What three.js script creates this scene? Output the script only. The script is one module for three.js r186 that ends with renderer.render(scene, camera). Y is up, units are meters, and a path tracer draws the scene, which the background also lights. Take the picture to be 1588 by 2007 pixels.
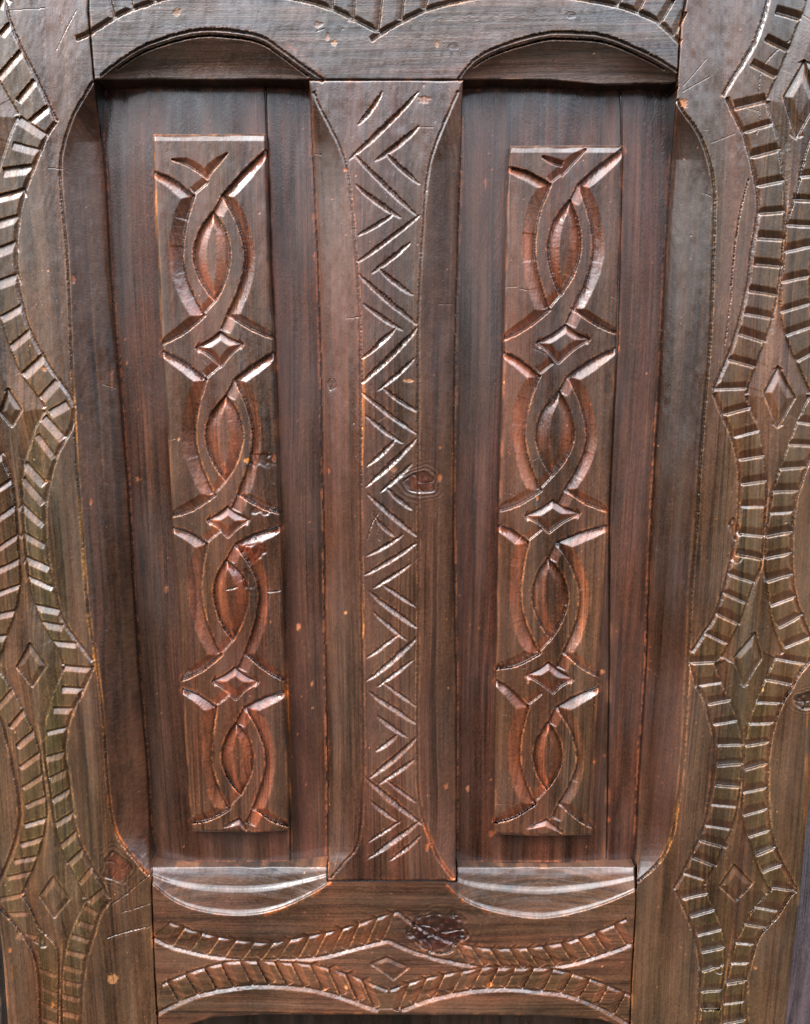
import * as THREE from 'three';

// ---------------------------------------------------------------- camera, sky, sun, exposure
const IW = 1588, IH = 2007, CX = IW / 2, CY = IH / 2;          // size of the tracing sheet on which the carving was measured
const FOCAL = 1550, PITCH = 10.38 * Math.PI / 180, DIST = 0.72; // lens (in sheet units), tilt, metres from the door
const U = DIST / FOCAL;                                         // one sheet unit on the door face, in metres (about 0.46 mm)
const scene = new THREE.Scene();
const camera = new THREE.PerspectiveCamera(2 * Math.atan(CY / FOCAL) * 180 / Math.PI, IW / IH, 0.02, 50);
camera.position.set(0, 0, DIST);
camera.rotation.set(-PITCH, 0, 0);
scene.add(camera);

const SUN_DIR = new THREE.Vector3(-0.8, 0.92, 0.5).normalize();
{ // overcast sky: bright overhead, dimmer towards the horizon, a dull floor of light below it
  const w = 256, h = 128, d = new Float32Array(w * h * 4);
  for (let j = 0; j < h; j++) for (let i = 0; i < w; i++) {
    const el = ((j + 0.5) / h - 0.5) * Math.PI, az = ((i + 0.5) / w - 0.5) * 2 * Math.PI;
    const dir = [Math.cos(el) * Math.cos(az), Math.sin(el), Math.cos(el) * Math.sin(az)];
    const s = Math.max(0, dir[0] * SUN_DIR.x + dir[1] * SUN_DIR.y + dir[2] * SUN_DIR.z);
    let c;
    if (el <= 0) c = [0.08, 0.062, 0.048];
    else {
      const e = el * 180 / Math.PI, st = (a, z) => { const q = Math.max(0, Math.min(1, (e - a) / (z - a))); return q * q * (3 - 2 * q); }, lo = 2.8 * st(11, 25), b = 0.72 * (0.16 + lo + 5.2 * st(24, 62) + 3.0 * Math.pow(s, 4)), bl = 0.1 * lo / b;
      c = [b * (0.99 - bl), b * 0.985, b * (0.97 + 1.6 * bl)];
    }
    d.set([c[0], c[1], c[2], 1], (j * w + i) * 4);
  }
  const sky = new THREE.DataTexture(d, w, h, THREE.RGBAFormat, THREE.FloatType);
  sky.mapping = THREE.EquirectangularReflectionMapping;
  sky.magFilter = sky.minFilter = THREE.LinearFilter; sky.needsUpdate = true;
  scene.background = sky; scene.environment = sky;
}
const sun = new THREE.DirectionalLight(0xfff1e2, 1.5);
sun.position.copy(SUN_DIR).multiplyScalar(4); sun.castShadow = true; sun.shadow.radius = 20;
sun.shadow.mapSize.set(2048, 2048);
Object.assign(sun.shadow.camera, { left: -0.8, right: 0.8, top: 0.8, bottom: -0.8, near: 0.5, far: 8 });
scene.add(sun, sun.target);

const EXPOSURE = 1.58;

// ---------------------------------------------------------------- small tools
let seed = 7;
const rnd = () => { seed = (seed * 1664525 + 1013904223) >>> 0; return seed / 4294967296; };
const clamp = (x, a = 0, b = 1) => x < a ? a : x > b ? b : x;
const lerp = (a, b, t) => a + (b - a) * t;
const smooth = (a, b, x) => { const t = clamp((x - a) / (b - a)); return t * t * (3 - 2 * t); };
function hash(x, y, s) { let h = Math.imul(x, 374761393) ^ Math.imul(y, 668265263) ^ Math.imul(s, 974711); h = Math.imul(h ^ (h >>> 13), 1274126177); return ((h ^ (h >>> 16)) >>> 0) / 4294967296; }
function noise(x, y, s = 1) {                                    // value noise, 0..1
  const xi = Math.floor(x), yi = Math.floor(y), fx = x - xi, fy = y - yi;
  const a = fx * fx * (3 - 2 * fx), b = fy * fy * (3 - 2 * fy);
  return lerp(lerp(hash(xi, yi, s), hash(xi + 1, yi, s), a), lerp(hash(xi, yi + 1, s), hash(xi + 1, yi + 1, s), a), b);
}
function pnoise(x, y, px, py, s) {                               // the same, repeating every px, py cells
  const xi = Math.floor(x), yi = Math.floor(y), fx = x - xi, fy = y - yi;
  const a = fx * fx * (3 - 2 * fx), b = fy * fy * (3 - 2 * fy), mx = (v) => ((v % px) + px) % px, my = (v) => ((v % py) + py) % py;
  return lerp(lerp(hash(mx(xi), my(yi), s), hash(mx(xi + 1), my(yi), s), a), lerp(hash(mx(xi), my(yi + 1), s), hash(mx(xi + 1), my(yi + 1), s), a), b);
}
const cP = Math.cos(PITCH), sP = Math.sin(PITCH);
function at(px, py, z, out) {                                    // a traced point, on the plane z (metres) parallel to the door face
  const x = (px - CX) / FOCAL, y = -(py - CY) / FOCAL;
  const dy = y * cP - sP, dz = -y * sP - cP, t = (z - DIST) / dz;
  out[0] = x * t; out[1] = dy * t; out[2] = z;
  return out;
}
const pairs = (a) => { const p = []; for (let i = 0; i < a.length; i += 2) p.push([a[i], a[i + 1]]); return p; };
function fy(poly, y) {                                           // x of a downward polyline at y
  if (y <= poly[0][1]) { const [a, b] = poly; return a[0] + (b[0] - a[0]) * (y - a[1]) / (b[1] - a[1]); }
  for (let i = 1; i < poly.length; i++) if (y <= poly[i][1] || i === poly.length - 1) { const a = poly[i - 1], b = poly[i]; return a[0] + (b[0] - a[0]) * (y - a[1]) / (b[1] - a[1]); }
}
function fx(poly, x) {                                           // y of a rightward polyline at x
  if (x <= poly[0][0]) { const [a, b] = poly; return a[1] + (b[1] - a[1]) * (x - a[0]) / (b[0] - a[0]); }
  for (let i = 1; i < poly.length; i++) if (x <= poly[i][0] || i === poly.length - 1) { const a = poly[i - 1], b = poly[i]; return a[1] + (b[1] - a[1]) * (x - a[0]) / (b[0] - a[0]); }
}
function curve(pts, per = 6) {                                   // Catmull-Rom through the points
  const out = [];
  for (let i = 0; i < pts.length - 1; i++) {
    const p0 = pts[Math.max(0, i - 1)], p1 = pts[i], p2 = pts[i + 1], p3 = pts[Math.min(pts.length - 1, i + 2)];
    for (let k = 0; k < per; k++) {
      const t = k / per, t2 = t * t, t3 = t2 * t;
      out.push([0, 1].map((c) => 0.5 * (2 * p1[c] + (p2[c] - p0[c]) * t + (2 * p0[c] - 5 * p1[c] + 4 * p2[c] - p3[c]) * t2 + (3 * p1[c] - p0[c] - 3 * p2[c] + p3[c]) * t3)));
    }
  }
  out.push(pts[pts.length - 1]);
  return out;
}

// ---------------------------------------------------------------- the carving: a height sheet (sheet units), colour sheets and a region sheet
const OX = 90, OY = 70, W = IW + 2 * OX, H = IH + 2 * OY;
const hgt = new Float32Array(W * H), region = new Uint8Array(W * H);
const tr = new Float32Array(W * H).fill(1), tg = new Float32Array(W * H).fill(1), tb = new Float32Array(W * H).fill(1);
function box(x0, y0, x1, y1, f) {
  x0 = Math.max(-OX, Math.floor(x0)); y0 = Math.max(-OY, Math.floor(y0)); x1 = Math.min(IW + OX - 1, Math.ceil(x1)); y1 = Math.min(IH + OY - 1, Math.ceil(y1));
  for (let y = y0; y <= y1; y++) for (let x = x0; x <= x1; x++) f(x, y, (y + OY) * W + x + OX);
}
function nearest(p, cum, x, y) {
  let best = 1e9, bt = 0, bs = 1, inside = false;
  for (let i = 0; i < p.length - 1; i++) {
    const ax = p[i][0], ay = p[i][1], dx = p[i + 1][0] - ax, dy = p[i + 1][1] - ay, l2 = dx * dx + dy * dy || 1e-9;
    const r = ((x - ax) * dx + (y - ay) * dy) / l2, t = clamp(r), ex = x - ax - dx * t, ey = y - ay - dy * t, d = ex * ex + ey * ey;
    if (d < best) { best = d; bt = cum[i] + (cum[i + 1] - cum[i]) * t; bs = dx * (y - ay) - dy * (x - ax); inside = !(i === 0 && r < 0) && !(i === p.length - 2 && r > 1); }
  }
  return [Math.sqrt(best), bt, bs, inside];
}
const prof = (w) => typeof w === 'number' ? () => w : Array.isArray(w) ? (t) => { const k = t * (w.length - 1), i = Math.min(w.length - 2, Math.floor(k)); return lerp(w[i], w[i + 1], k - i); } : w;
const TAPER = (w) => (t) => w * Math.pow(Math.max(0, Math.sin(Math.PI * clamp(t))), 0.6);
const REDDISH = [2.3, 1.7, 1.5], PINK = [1.9, 1.65, 1.45], PLAIN = null;
const RELIEF = 1.4;
// One knife cut: a steep wall along `pts`, a slope of width w rising back to the surface. side +1: the slope lies clockwise (to the right of the walk, y down).
function chip(pts, side, w, d, { tint = PLAIN, wall = 1.6, caps = false, id = 0, rough = 0.5 } = {}) {
  const wf = prof(w), df0 = prof(d), df = (t) => df0(t) * RELIEF, cum = [0];
  for (let i = 1; i < pts.length; i++) cum.push(cum[i - 1] + Math.hypot(pts[i][0] - pts[i - 1][0], pts[i][1] - pts[i - 1][1]));
  const len = cum[cum.length - 1] || 1, n = cum.map((c) => c / len);
  let wm = 2; for (let t = 0; t <= 1.001; t += 0.05) wm = Math.max(wm, wf(Math.min(1, t)));
  const xs = pts.map((p) => p[0]), ys = pts.map((p) => p[1]), m = wm + 3, sd = Math.floor(rnd() * 1e4);
  box(Math.min(...xs) - m, Math.min(...ys) - m, Math.max(...xs) + m, Math.max(...ys) + m, (x, y, k) => {
    const wob = (noise(x * 0.09, y * 0.09, sd) - 0.5) * 1.6 * rough + (noise(x * 0.35, y * 0.35, sd + 3) - 0.5) * 1.6 * rough , jag = (noise(x * 0.8, y * 0.8, sd + 5) - 0.5) * 1.8 * rough;
    const [d0, t, s, inside] = nearest(pts, n, x, y);
    if (!inside && !caps) return;
    const on = s * side > 0, dd = on ? d0 + wob * 0.6 : d0 - wob - jag, seg = Math.floor(t * len / 52), ww = wf(t) * (0.95 + 0.1 * hash(seg, sd, 9)), D = df(t) * (0.93 + 0.14 * hash(seg, sd, 10));
    if (ww < 0.4) return;
    let v = 0;
    if (on) v = 1 - Math.max(0, dd) / ww; else v = 1 - Math.max(0, dd) / wall;
    if (v <= 0) return;
    const h = -D * v;
    if (h < hgt[k]) {
      hgt[k] = h;
      if (tint && on) { const q = smooth(0, 0.12, v) * (0.45 + 0.75 * noise(x * 0.035, y * 0.03, 303)); tr[k] = lerp(1, tint[0], q); tg[k] = lerp(1, tint[1], q); tb[k] = lerp(1, tint[2], q); }
    }
    if (id) region[k] = id;
  });
}
function inPoly(p, x, y) { let c = false; for (let i = 0, j = p.length - 1; i < p.length; j = i++) if ((p[i][1] > y) !== (p[j][1] > y) && x < (p[j][0] - p[i][0]) * (y - p[i][1]) / (p[j][1] - p[i][1]) + p[i][0]) c = !c; return c; }
function fill(poly, f) { const xs = poly.map((p) => p[0]), ys = poly.map((p) => p[1]); box(Math.min(...xs), Math.min(...ys), Math.max(...xs), Math.max(...ys), (x, y, k) => { if (inPoly(poly, x, y)) f(k, x, y); }); }
const mul = (k, c, q = 1) => { tr[k] *= lerp(1, c[0], q); tg[k] *= lerp(1, c[1], q); tb[k] *= lerp(1, c[2], q); };
function diamond(top, right, bottom, left, w, d, id, tint = REDDISH, pinch = 0.12) {
  const e = (a, b) => curve([a, [lerp(a[0], b[0], 0.5) + ((top[0] + bottom[0]) / 2 - lerp(a[0], b[0], 0.5)) * pinch, lerp(a[1], b[1], 0.5) + ((left[1] + right[1]) / 2 - lerp(a[1], b[1], 0.5)) * pinch], b], 4);
  fill([top, right, bottom, left], (k) => { region[k] = id; });
  const o = { tint, wall: 2.6, rough: 0.25 };
  chip(e(left, top), 1, w, d, o); chip(e(top, right), 1, w, d, o); chip(e(right, bottom), 1, w, d, o); chip(e(bottom, left), 1, w, d, o);
}

// ---- board outlines (sheet units)
const STILE_A_EDGE = pairs([173, -60, 173, 20, 178, 85, 184, 153, 197, 238, 207, 340, 218, 544, 228, 670, 252, 966, 272, 1310, 289, 1497, 295, 1633, 298, 1769, 303, 1905, 312, 2060]);
const STILE_B_EDGE = pairs([1350, -60, 1344, 0, 1334, 51, 1328, 163, 1320, 238, 1313, 340, 1305, 476, 1296, 670, 1283, 898, 1272, 1102, 1266, 1310, 1253, 1497, 1245, 1667, 1247, 1769, 1239, 1905, 1233, 2060]);
const MULLION_L = pairs([606, 150, 612, 306, 622, 510, 628, 690, 634, 1000, 639, 1327, 642, 1531, 643, 1730]);
const MULLION_R = pairs([908, 150, 904, 306, 897, 510, 892, 690, 889, 1000, 894, 1300, 895, 1565, 893, 1730]);
const STRIP_A_L = pairs([300, 263, 305, 407, 318, 676, 329, 844, 338, 1012, 357, 1339, 369, 1554, 377, 1629]);
const STRIP_A_R = pairs([521, 263, 528, 519, 536, 665, 543, 844, 549, 1010, 553, 1159, 558, 1339, 563, 1487, 566, 1629]);
const STRIP_B_L = pairs([1000, 285, 994, 395, 987, 680, 978, 1001, 972, 1330, 970, 1454, 969, 1637]);
const STRIP_B_R = pairs([1221, 285, 1209, 665, 1201, 799, 1195, 911, 1190, 1001, 1184, 1137, 1176, 1316, 1167, 1492, 1161, 1637]);
const SEAM_B = pairs([1215, 100, 1219, 289, 1210, 665, 1203, 799, 1198, 911, 1194, 1001, 1194, 1306, 1193, 1395, 1189, 1667, 1188, 1760]);
const SEAM_A = pairs([518, 100, 523, 263, 530, 519, 538, 665, 545, 844, 551, 1010, 555, 1159, 560, 1339, 565, 1487, 568, 1629, 570, 1760]);
// ---- stopped chamfers on the stiles and the mullion
const CH_A = curve(pairs([182, 160, 158, 200, 140, 234, 124, 285, 118, 330, 122, 400, 133, 520, 140, 696, 150, 900, 162, 1050, 173, 1200, 190, 1300, 204, 1420, 211, 1530, 221, 1610, 240, 1655, 291, 1716]), 4);
const CH_B = curve(pairs([1328, 195, 1340, 218, 1368, 258, 1388, 306, 1401, 374, 1399, 476, 1392, 670, 1376, 864, 1368, 1000, 1355, 1170, 1349, 1323, 1341, 1463, 1331, 1565, 1317, 1640, 1293, 1688, 1250, 1728]), 4);
const CH_ML = curve(pairs([608, 162, 625, 205, 648, 250, 667, 290, 682, 345, 692, 430, 699, 520, 705, 600, 707, 700, 708, 1000, 710, 1200, 712, 1400, 713, 1500, 709, 1600, 699, 1660, 675, 1690, 648, 1722]), 4);
const CH_MR = curve(pairs([905, 162, 888, 200, 869, 245, 850, 295, 838, 345, 829, 450, 821, 600, 819, 700, 820, 1050, 819, 1250, 818, 1480, 822, 1570, 834, 1620, 858, 1680, 889, 1723]), 4);
function chamfer(line, edge, depth, sgn) {
  const y0 = line[0][1], y1 = line[line.length - 1][1];
  for (let y = Math.ceil(y0); y <= y1; y++) {
    const a = fy(line, y), b = fy(edge, y), x0 = Math.floor(Math.min(a, b)), x1 = Math.ceil(Math.max(a, b)), full = Math.max(1, Math.abs(b - a));
    const end = Math.min(1, full / 75);
    for (let x = x0; x <= x1; x++) {
      const t = clamp((x - a) * sgn / full), k = (y + OY) * W + x + OX;
      if (sgn && depth > 45) mul(k, sgn > 0 ? [0.78, 0.64, 0.68] : [0.58, 0.42, 0.44], smooth(0, 0.15, t) * (0.7 + 0.3 * noise(x * 0.05, y * 0.01, 401)));  // old stain; the right side is painted darker to offset the sun
      hgt[k] = Math.min(hgt[k], -depth * end * (0.55 * Math.sin(t * Math.PI / 2) + 0.45 * Math.pow(t, 5)));
    }
  }
}
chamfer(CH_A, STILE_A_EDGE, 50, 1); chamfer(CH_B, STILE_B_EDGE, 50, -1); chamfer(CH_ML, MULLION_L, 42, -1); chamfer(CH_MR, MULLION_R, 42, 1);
const bead = { wall: 3, rough: 0.8 };
chip(CH_A, -1, (t) => t < 0.22 ? 11 : 6, 3.2, bead); chip(CH_B, 1, (t) => t > 0.9 ? 6 : 12, 4.2, bead);
chip(CH_B.map(([x, y]) => [x - 13, y + 3]).slice(6, -6), -1, 5, 2, bead);
chip(CH_ML.slice(2), 1, 9, 3, bead); chip(CH_MR.slice(2), -1, 9, 3, bead);
chip(CH_ML.slice(20, -14).map(([x, y]) => [x - 14, y]), 1, 4, 1.6, bead);

// ---- coves of the two rails
const ARCH_1 = curve(pairs([197, 149, 230, 122, 289, 86, 374, 60, 440, 58, 510, 70, 554, 99, 605, 136, 636, 157]), 4);
const ARCH_2 = curve(pairs([897, 157, 928, 118, 979, 90, 1060, 66, 1110, 63, 1184, 69, 1252, 96, 1303, 123, 1328, 140]), 4);
for (const A of [ARCH_1, ARCH_2]) {
  box(A[0][0], 40, A[A.length - 1][0], 175, (x, y, k) => {
    const yl = fx(A, x), yb = 158 + (x > 1000 ? 8 * smooth(1080, 1200, x) : 0), full = yb - yl;
    if (y > yl && full > 1 && !(y > 157 && x > 604 && x < 912)) { const t = clamp((y - yl) / full, 0, 1.1); hgt[k] = Math.min(hgt[k], -26 * Math.min(1, full / 60) * Math.sin(Math.PI * 0.5 * t)); }
  });
  chip(A, 1, 9, 4, { wall: 2.5, rough: 0.9 });
  chip(A.map(([x, y]) => [x, y + 13]).slice(4, -4), 1, 5, 12, { wall: 2, rough: 0.6 });
}
const LOW_1 = curve(pairs([298, 1732, 340, 1766, 391, 1786, 459, 1795, 520, 1790, 571, 1773, 622, 1747, 648, 1729]), 4);
const LOW_2 = curve(pairs([876, 1733, 911, 1766, 962, 1786, 1048, 1801, 1116, 1793, 1184, 1773, 1248, 1745]), 4);
for (const A of [LOW_1, LOW_2]) box(A[0][0], 1690, A[A.length - 1][0], 1805, (x, y, k) => {
  const yl = fx(A, x), full = yl - 1698;
  if (y < yl && full > 1 && !(y < 1727 && x > 641 && x < 896)) {
    const t = clamp((yl - y) / full, 0, 1.1), s = full / 100;
    const prf = [[0, 0], [0.09, 0.2], [0.16, 0.24], [0.5, 0.46], [0.58, 0.62], [0.8, 0.78], [1, 1], [1.2, 1.1]], tt = t, h = -40 * (0.5 * fx(prf, tt - 0.03) + 0.5 * fx(prf, tt + 0.03)) * Math.min(1.15, 0.35 + s * 0.8) + 0.9 * (noise(x * 0.03, y * 0.07, 67) - 0.5);
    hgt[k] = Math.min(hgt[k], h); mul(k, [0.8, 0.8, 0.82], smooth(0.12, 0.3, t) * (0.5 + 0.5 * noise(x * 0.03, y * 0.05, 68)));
  }
});

// ---- zigzag cuts of the mullion: end points
const ZIG = [[748, 182, 704, 243], [816, 185, 690, 308], [819, 250, 738, 313], [755, 299, 821, 359], [697, 306, 814, 420], [700, 364, 782, 425], [772, 420, 704, 461], [819, 425, 702, 514], [802, 478, 731, 534], [744, 527, 807, 577], [707, 541, 818, 636],
  [714, 597, 787, 646], [776, 643, 710, 702], [818, 643, 707, 752], [811, 704, 743, 764], [753, 762, 816, 806], [707, 767, 816, 849], [719, 816, 787, 867], [775, 861, 721, 912], [819, 857, 721, 951], [806, 910, 748, 963], [758, 956, 806, 998], [724, 971, 821, 1053],
  [738, 1015, 773, 1051], [789, 1049, 721, 1089], [816, 1065, 717, 1126], [804, 1106, 734, 1152], [751, 1146, 814, 1189], [727, 1162, 819, 1231], [734, 1201, 796, 1254], [782, 1242, 721, 1289], [816, 1250, 722, 1332], [809, 1293, 741, 1345], [751, 1337, 814, 1383],
  [727, 1358, 818, 1419], [741, 1404, 797, 1444], [778, 1441, 738, 1472], [819, 1443, 726, 1523], [811, 1489, 744, 1536], [758, 1529, 814, 1572], [721, 1528, 826, 1614], [727, 1570, 778, 1609], [785, 1609, 724, 1650], [823, 1609, 724, 1681], [824, 1638, 765, 1686]];
for (const [a0, b0, a1, b1] of ZIG) {
  const x0 = a0 - (a1 - a0) * 0.05, y0 = b0 - (b1 - b0) * 0.05, x1 = a1 + (a1 - a0) * 0.05, y1 = b1 + (b1 - b0) * 0.05,
    mx = (x0 + x1) / 2, my = (y0 + y1) / 2, len = Math.hypot(x1 - x0, y1 - y0), w = (len > 110 ? 9.2 : 7.4) * (0.85 + 0.3 * rnd());
  chip(curve([[x0, y0], [mx + (rnd() - 0.5) * 3, my - 1.5], [x1, y1]], 4), x1 > x0 ? 1 : -1, TAPER(w), TAPER(w * 0.55), { tint: [1.4, 1.3, 1.2], wall: 2.6, id: 5, rough: 1.1 });
}

// ---- scalloped, notched bands of the stiles: the border lines from top to bottom
const A_OUT = curve(pairs([-8, -60, 10, 0, 25, 53, 48, 104, 72, 152, 96, 204, 112, 238]), 4), A_OUT2 = curve(pairs([110, 240, 94, 263, 80, 296, 64, 335, 51, 369, 43, 399, 36, 440, 32, 483, 34, 530, 40, 579, 56, 638, 73, 675, 92, 708, 115, 743, 136, 772, 148, 797]), 4);
const A_OUT3 = curve(pairs([148, 803, 143, 831, 132, 855, 113, 890, 97, 948, 89, 996, 89, 1043, 94, 1091, 102, 1131, 118, 1197, 132, 1227, 156, 1260, 183, 1295]), 4), A_OUT4 = curve(pairs([184, 1306, 161, 1356, 141, 1398, 130, 1442, 128, 1484, 136, 1530, 142, 1586, 149, 1628, 163, 1665, 186, 1707, 217, 1760]), 4);
const A_OUT5 = curve(pairs([216, 1764, 198, 1789, 184, 1831, 170, 1877, 163, 1924, 160, 1982, 160, 2070]), 4);
const A_IN = [curve(pairs([-60, 60, -30, 115, 0, 160, 36, 224]), 4), curve(pairs([36, 230, 20, 265, 3, 316, -8, 350, -20, 420, -22, 500, -14, 570, 0, 622, 21, 686, 41, 732, 64, 763, 89, 798]), 4), curve(pairs([88, 805, 69, 839, 59, 871, 49, 903, 43, 940, 44, 967, 46, 1004, 47, 1036, 50, 1075, 54, 1107, 62, 1163, 79, 1213, 97, 1246, 112, 1273, 126, 1303]), 4),
  curve(pairs([126, 1308, 106, 1352, 97, 1383, 88, 1413, 86, 1439, 88, 1475, 92, 1512, 99, 1549, 105, 1598, 112, 1633, 123, 1670, 140, 1703, 167, 1760]), 4), curve(pairs([167, 1765, 144, 1812, 133, 1842, 126, 1877, 121, 1924, 121, 1970, 121, 2070]), 4)];
const A_IN2 = [curve(pairs([-25, 805, -8, 865, 10, 910, 22, 938, 30, 989, 35, 1043, 38, 1096, 40, 1142, 32, 1195, 16, 1242, 0, 1290, -6, 1305]), 4), curve(pairs([-6, 1310, 7, 1326, 33, 1364, 50, 1400, 66, 1432, 78, 1471, 83, 1512, 88, 1548, 92, 1586, 89, 1621, 81, 1656, 67, 1698, 44, 1751]), 4), curve(pairs([45, 1757, 58, 1775, 77, 1817, 100, 1840, 113, 1860, 116, 1912, 114, 1982, 114, 2070]), 4)];
const A_OUT2B = [curve(pairs([-60, 860, -32, 940, -20, 1010, -14, 1060, -12, 1110, -16, 1170, -32, 1230, -60, 1300]), 4), curve(pairs([-50, 1315, -15, 1378, 3, 1412, 18, 1466, 26, 1503, 34, 1545, 38, 1586, 36, 1620, 25, 1662, 8, 1705, -14, 1755]), 4), curve(pairs([-14, 1760, 5, 1784, 26, 1807, 42, 1828, 66, 1866, 77, 1924, 79, 1982, 80, 2070]), 4)];
const B_A = [curve(pairs([1516, -60, 1504, 0, 1493, 40, 1479, 80, 1455, 123, 1433, 158, 1416, 187]), 4), curve(pairs([1424, 192, 1441, 231, 1457, 263, 1468, 300, 1477, 340, 1484, 380, 1485, 412, 1479, 452, 1471, 499, 1465, 555, 1453, 608, 1441, 656, 1426, 699, 1412, 731, 1399, 762]), 4),
  curve(pairs([1399, 772, 1415, 811, 1431, 847, 1444, 892, 1449, 932, 1449, 980, 1445, 1028, 1437, 1072, 1428, 1112, 1417, 1158, 1399, 1209, 1378, 1242, 1355, 1277]), 4), curve(pairs([1352, 1300, 1368, 1348, 1382, 1373, 1392, 1413, 1400, 1449, 1399, 1499, 1393, 1549, 1385, 1595, 1379, 1620, 1359, 1667, 1337, 1711, 1320, 1742]), 4), curve(pairs([1325, 1746, 1344, 1787, 1359, 1827, 1370, 1867, 1373, 1905, 1371, 1950, 1366, 2005, 1356, 2070]), 4)];
const B_B = [curve(pairs([1598, -60, 1579, 10, 1562, 54, 1547, 92, 1527, 140, 1503, 194]), 4), curve(pairs([1502, 200, 1509, 223, 1522, 263, 1529, 300, 1536, 356, 1538, 396, 1536, 444, 1533, 499, 1527, 555, 1515, 615, 1500, 667, 1484, 708, 1468, 755, 1462, 772]), 4), curve(pairs([1462, 777, 1473, 804, 1487, 836, 1495, 871, 1500, 911, 1502, 956, 1500, 996, 1498, 1036, 1496, 1075, 1491, 1107, 1479, 1139, 1466, 1174, 1450, 1217, 1432, 1254, 1414, 1288]), 4),
  curve(pairs([1402, 1300, 1416, 1340, 1432, 1373, 1444, 1405, 1454, 1439, 1456, 1469, 1455, 1509, 1450, 1549, 1444, 1588, 1435, 1622, 1417, 1662, 1399, 1698, 1380, 1733]), 4), curve(pairs([1381, 1738, 1390, 1756, 1404, 1789, 1417, 1823, 1421, 1856, 1419, 1905, 1415, 1950, 1412, 2005, 1408, 2070]), 4)];
const B_C = [curve(pairs([1640, 180, 1600, 250, 1579, 300, 1562, 372, 1547, 420, 1540, 450, 1538, 491, 1532, 552, 1529, 603, 1536, 648, 1546, 677, 1560, 708, 1576, 744, 1588, 770]), 4), curve(pairs([1587, 776, 1565, 820, 1552, 852, 1540, 884, 1530, 913, 1520, 945, 1514, 964, 1508, 1004, 1503, 1036, 1500, 1075, 1500, 1107, 1502, 1139, 1506, 1174, 1512, 1215, 1529, 1268, 1535, 1280]), 4),
  curve(pairs([1520, 1290, 1503, 1324, 1490, 1355, 1478, 1385, 1468, 1411, 1460, 1459, 1458, 1509, 1456, 1549, 1455, 1598, 1459, 1627, 1473, 1660, 1484, 1694, 1497, 1725, 1511, 1747]), 4), curve(pairs([1500, 1755, 1475, 1783, 1457, 1816, 1442, 1847, 1433, 1883, 1424, 1927, 1417, 1961, 1416, 2005, 1418, 2070]), 4)];
const B_D = [curve(pairs([1650, 330, 1622, 380, 1605, 440, 1594, 500, 1590, 560, 1596, 620, 1622, 690, 1655, 765]), 4), curve(pairs([1655, 775, 1617, 840, 1587, 900, 1565, 961, 1557, 996, 1553, 1036, 1552, 1075, 1552, 1107, 1555, 1147, 1563, 1184, 1573, 1212, 1587, 1242, 1602, 1272]), 4),
  curve(pairs([1602, 1278, 1587, 1296, 1567, 1320, 1547, 1355, 1533, 1379, 1521, 1411, 1509, 1455, 1505, 1499, 1504, 1539, 1506, 1587, 1511, 1627, 1524, 1671, 1542, 1707, 1561, 1740]), 4), curve(pairs([1561, 1744, 1546, 1760, 1526, 1792, 1508, 1812, 1488, 1834, 1477, 1867, 1466, 1907, 1462, 1950, 1464, 2005, 1468, 2070]), 4)];

// band areas: region numbers and the olive bloom on the blocks between the notches
const OLIVE = [0.96, 1.05, 0.8];
const cat = (...c) => c.flat();
const bandArea = (a, b, id) => fill([...a, ...b.slice().reverse()], (k, x, y) => { region[k] = id; mul(k, OLIVE, 0.45 + 0.5 * noise(x * 0.02, y * 0.02, 31)); hgt[k] -= 1.2; });
bandArea(cat(A_OUT, A_OUT2, A_OUT3, A_OUT4, A_OUT5), cat(...A_IN), 1);
bandArea(cat(...A_IN2), cat(...A_OUT2B), 2);
bandArea(cat(...B_A), cat(...B_B), 1);
bandArea(cat(...B_C), cat(...B_D), 2);

// notches: the steep line of each, left end to right end; the slope lies below it (left stile) or above it (right stile)
const NA = [[-6, 12, 8, -8], [-2, 66, 17, 44], [-12, 155, 38, 98], [32, 195, 65, 155], [56, 236, 92, 206], [41, 229, 94, 264], [27, 279, 80, 293], [6, 330, 62, 323], [-10, 384, 50, 369], [-18, 437, 35, 421], [-20, 492, 31, 472], [-14, 553, 37, 536], [-4, 623, 41, 597], [17, 679, 57, 645], [42, 732, 81, 695], [76, 778, 108, 743], [96, 805, 130, 786],
  [91, 814, 130, 856], [77, 850, 112, 896], [54, 905, 92, 946], [49, 935, 90, 984], [45, 986, 89, 1027], [46, 1042, 90, 1067], [52, 1090, 98, 1110], [56, 1128, 104, 1150], [70, 1184, 118, 1194], [81, 1217, 124, 1225], [101, 1255, 150, 1260], [127, 1304, 180, 1308], [122, 1346, 165, 1348], [104, 1387, 147, 1387], [92, 1433, 134, 1424], [89, 1483, 129, 1472], [97, 1524, 134, 1505], [101, 1566, 138, 1544], [107, 1613, 145, 1590], [117, 1656, 150, 1627], [131, 1692, 162, 1662], [154, 1729, 178, 1699], [172, 1765, 206, 1736],
  [168, 1774, 200, 1793], [156, 1803, 190, 1815], [142, 1831, 181, 1843], [132, 1861, 172, 1871], [126, 1891, 168, 1904], [121, 1919, 162, 1929], [120, 1947, 161, 1957], [120, 1980, 161, 1990], [120, 2016, 161, 2026]];
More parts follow.
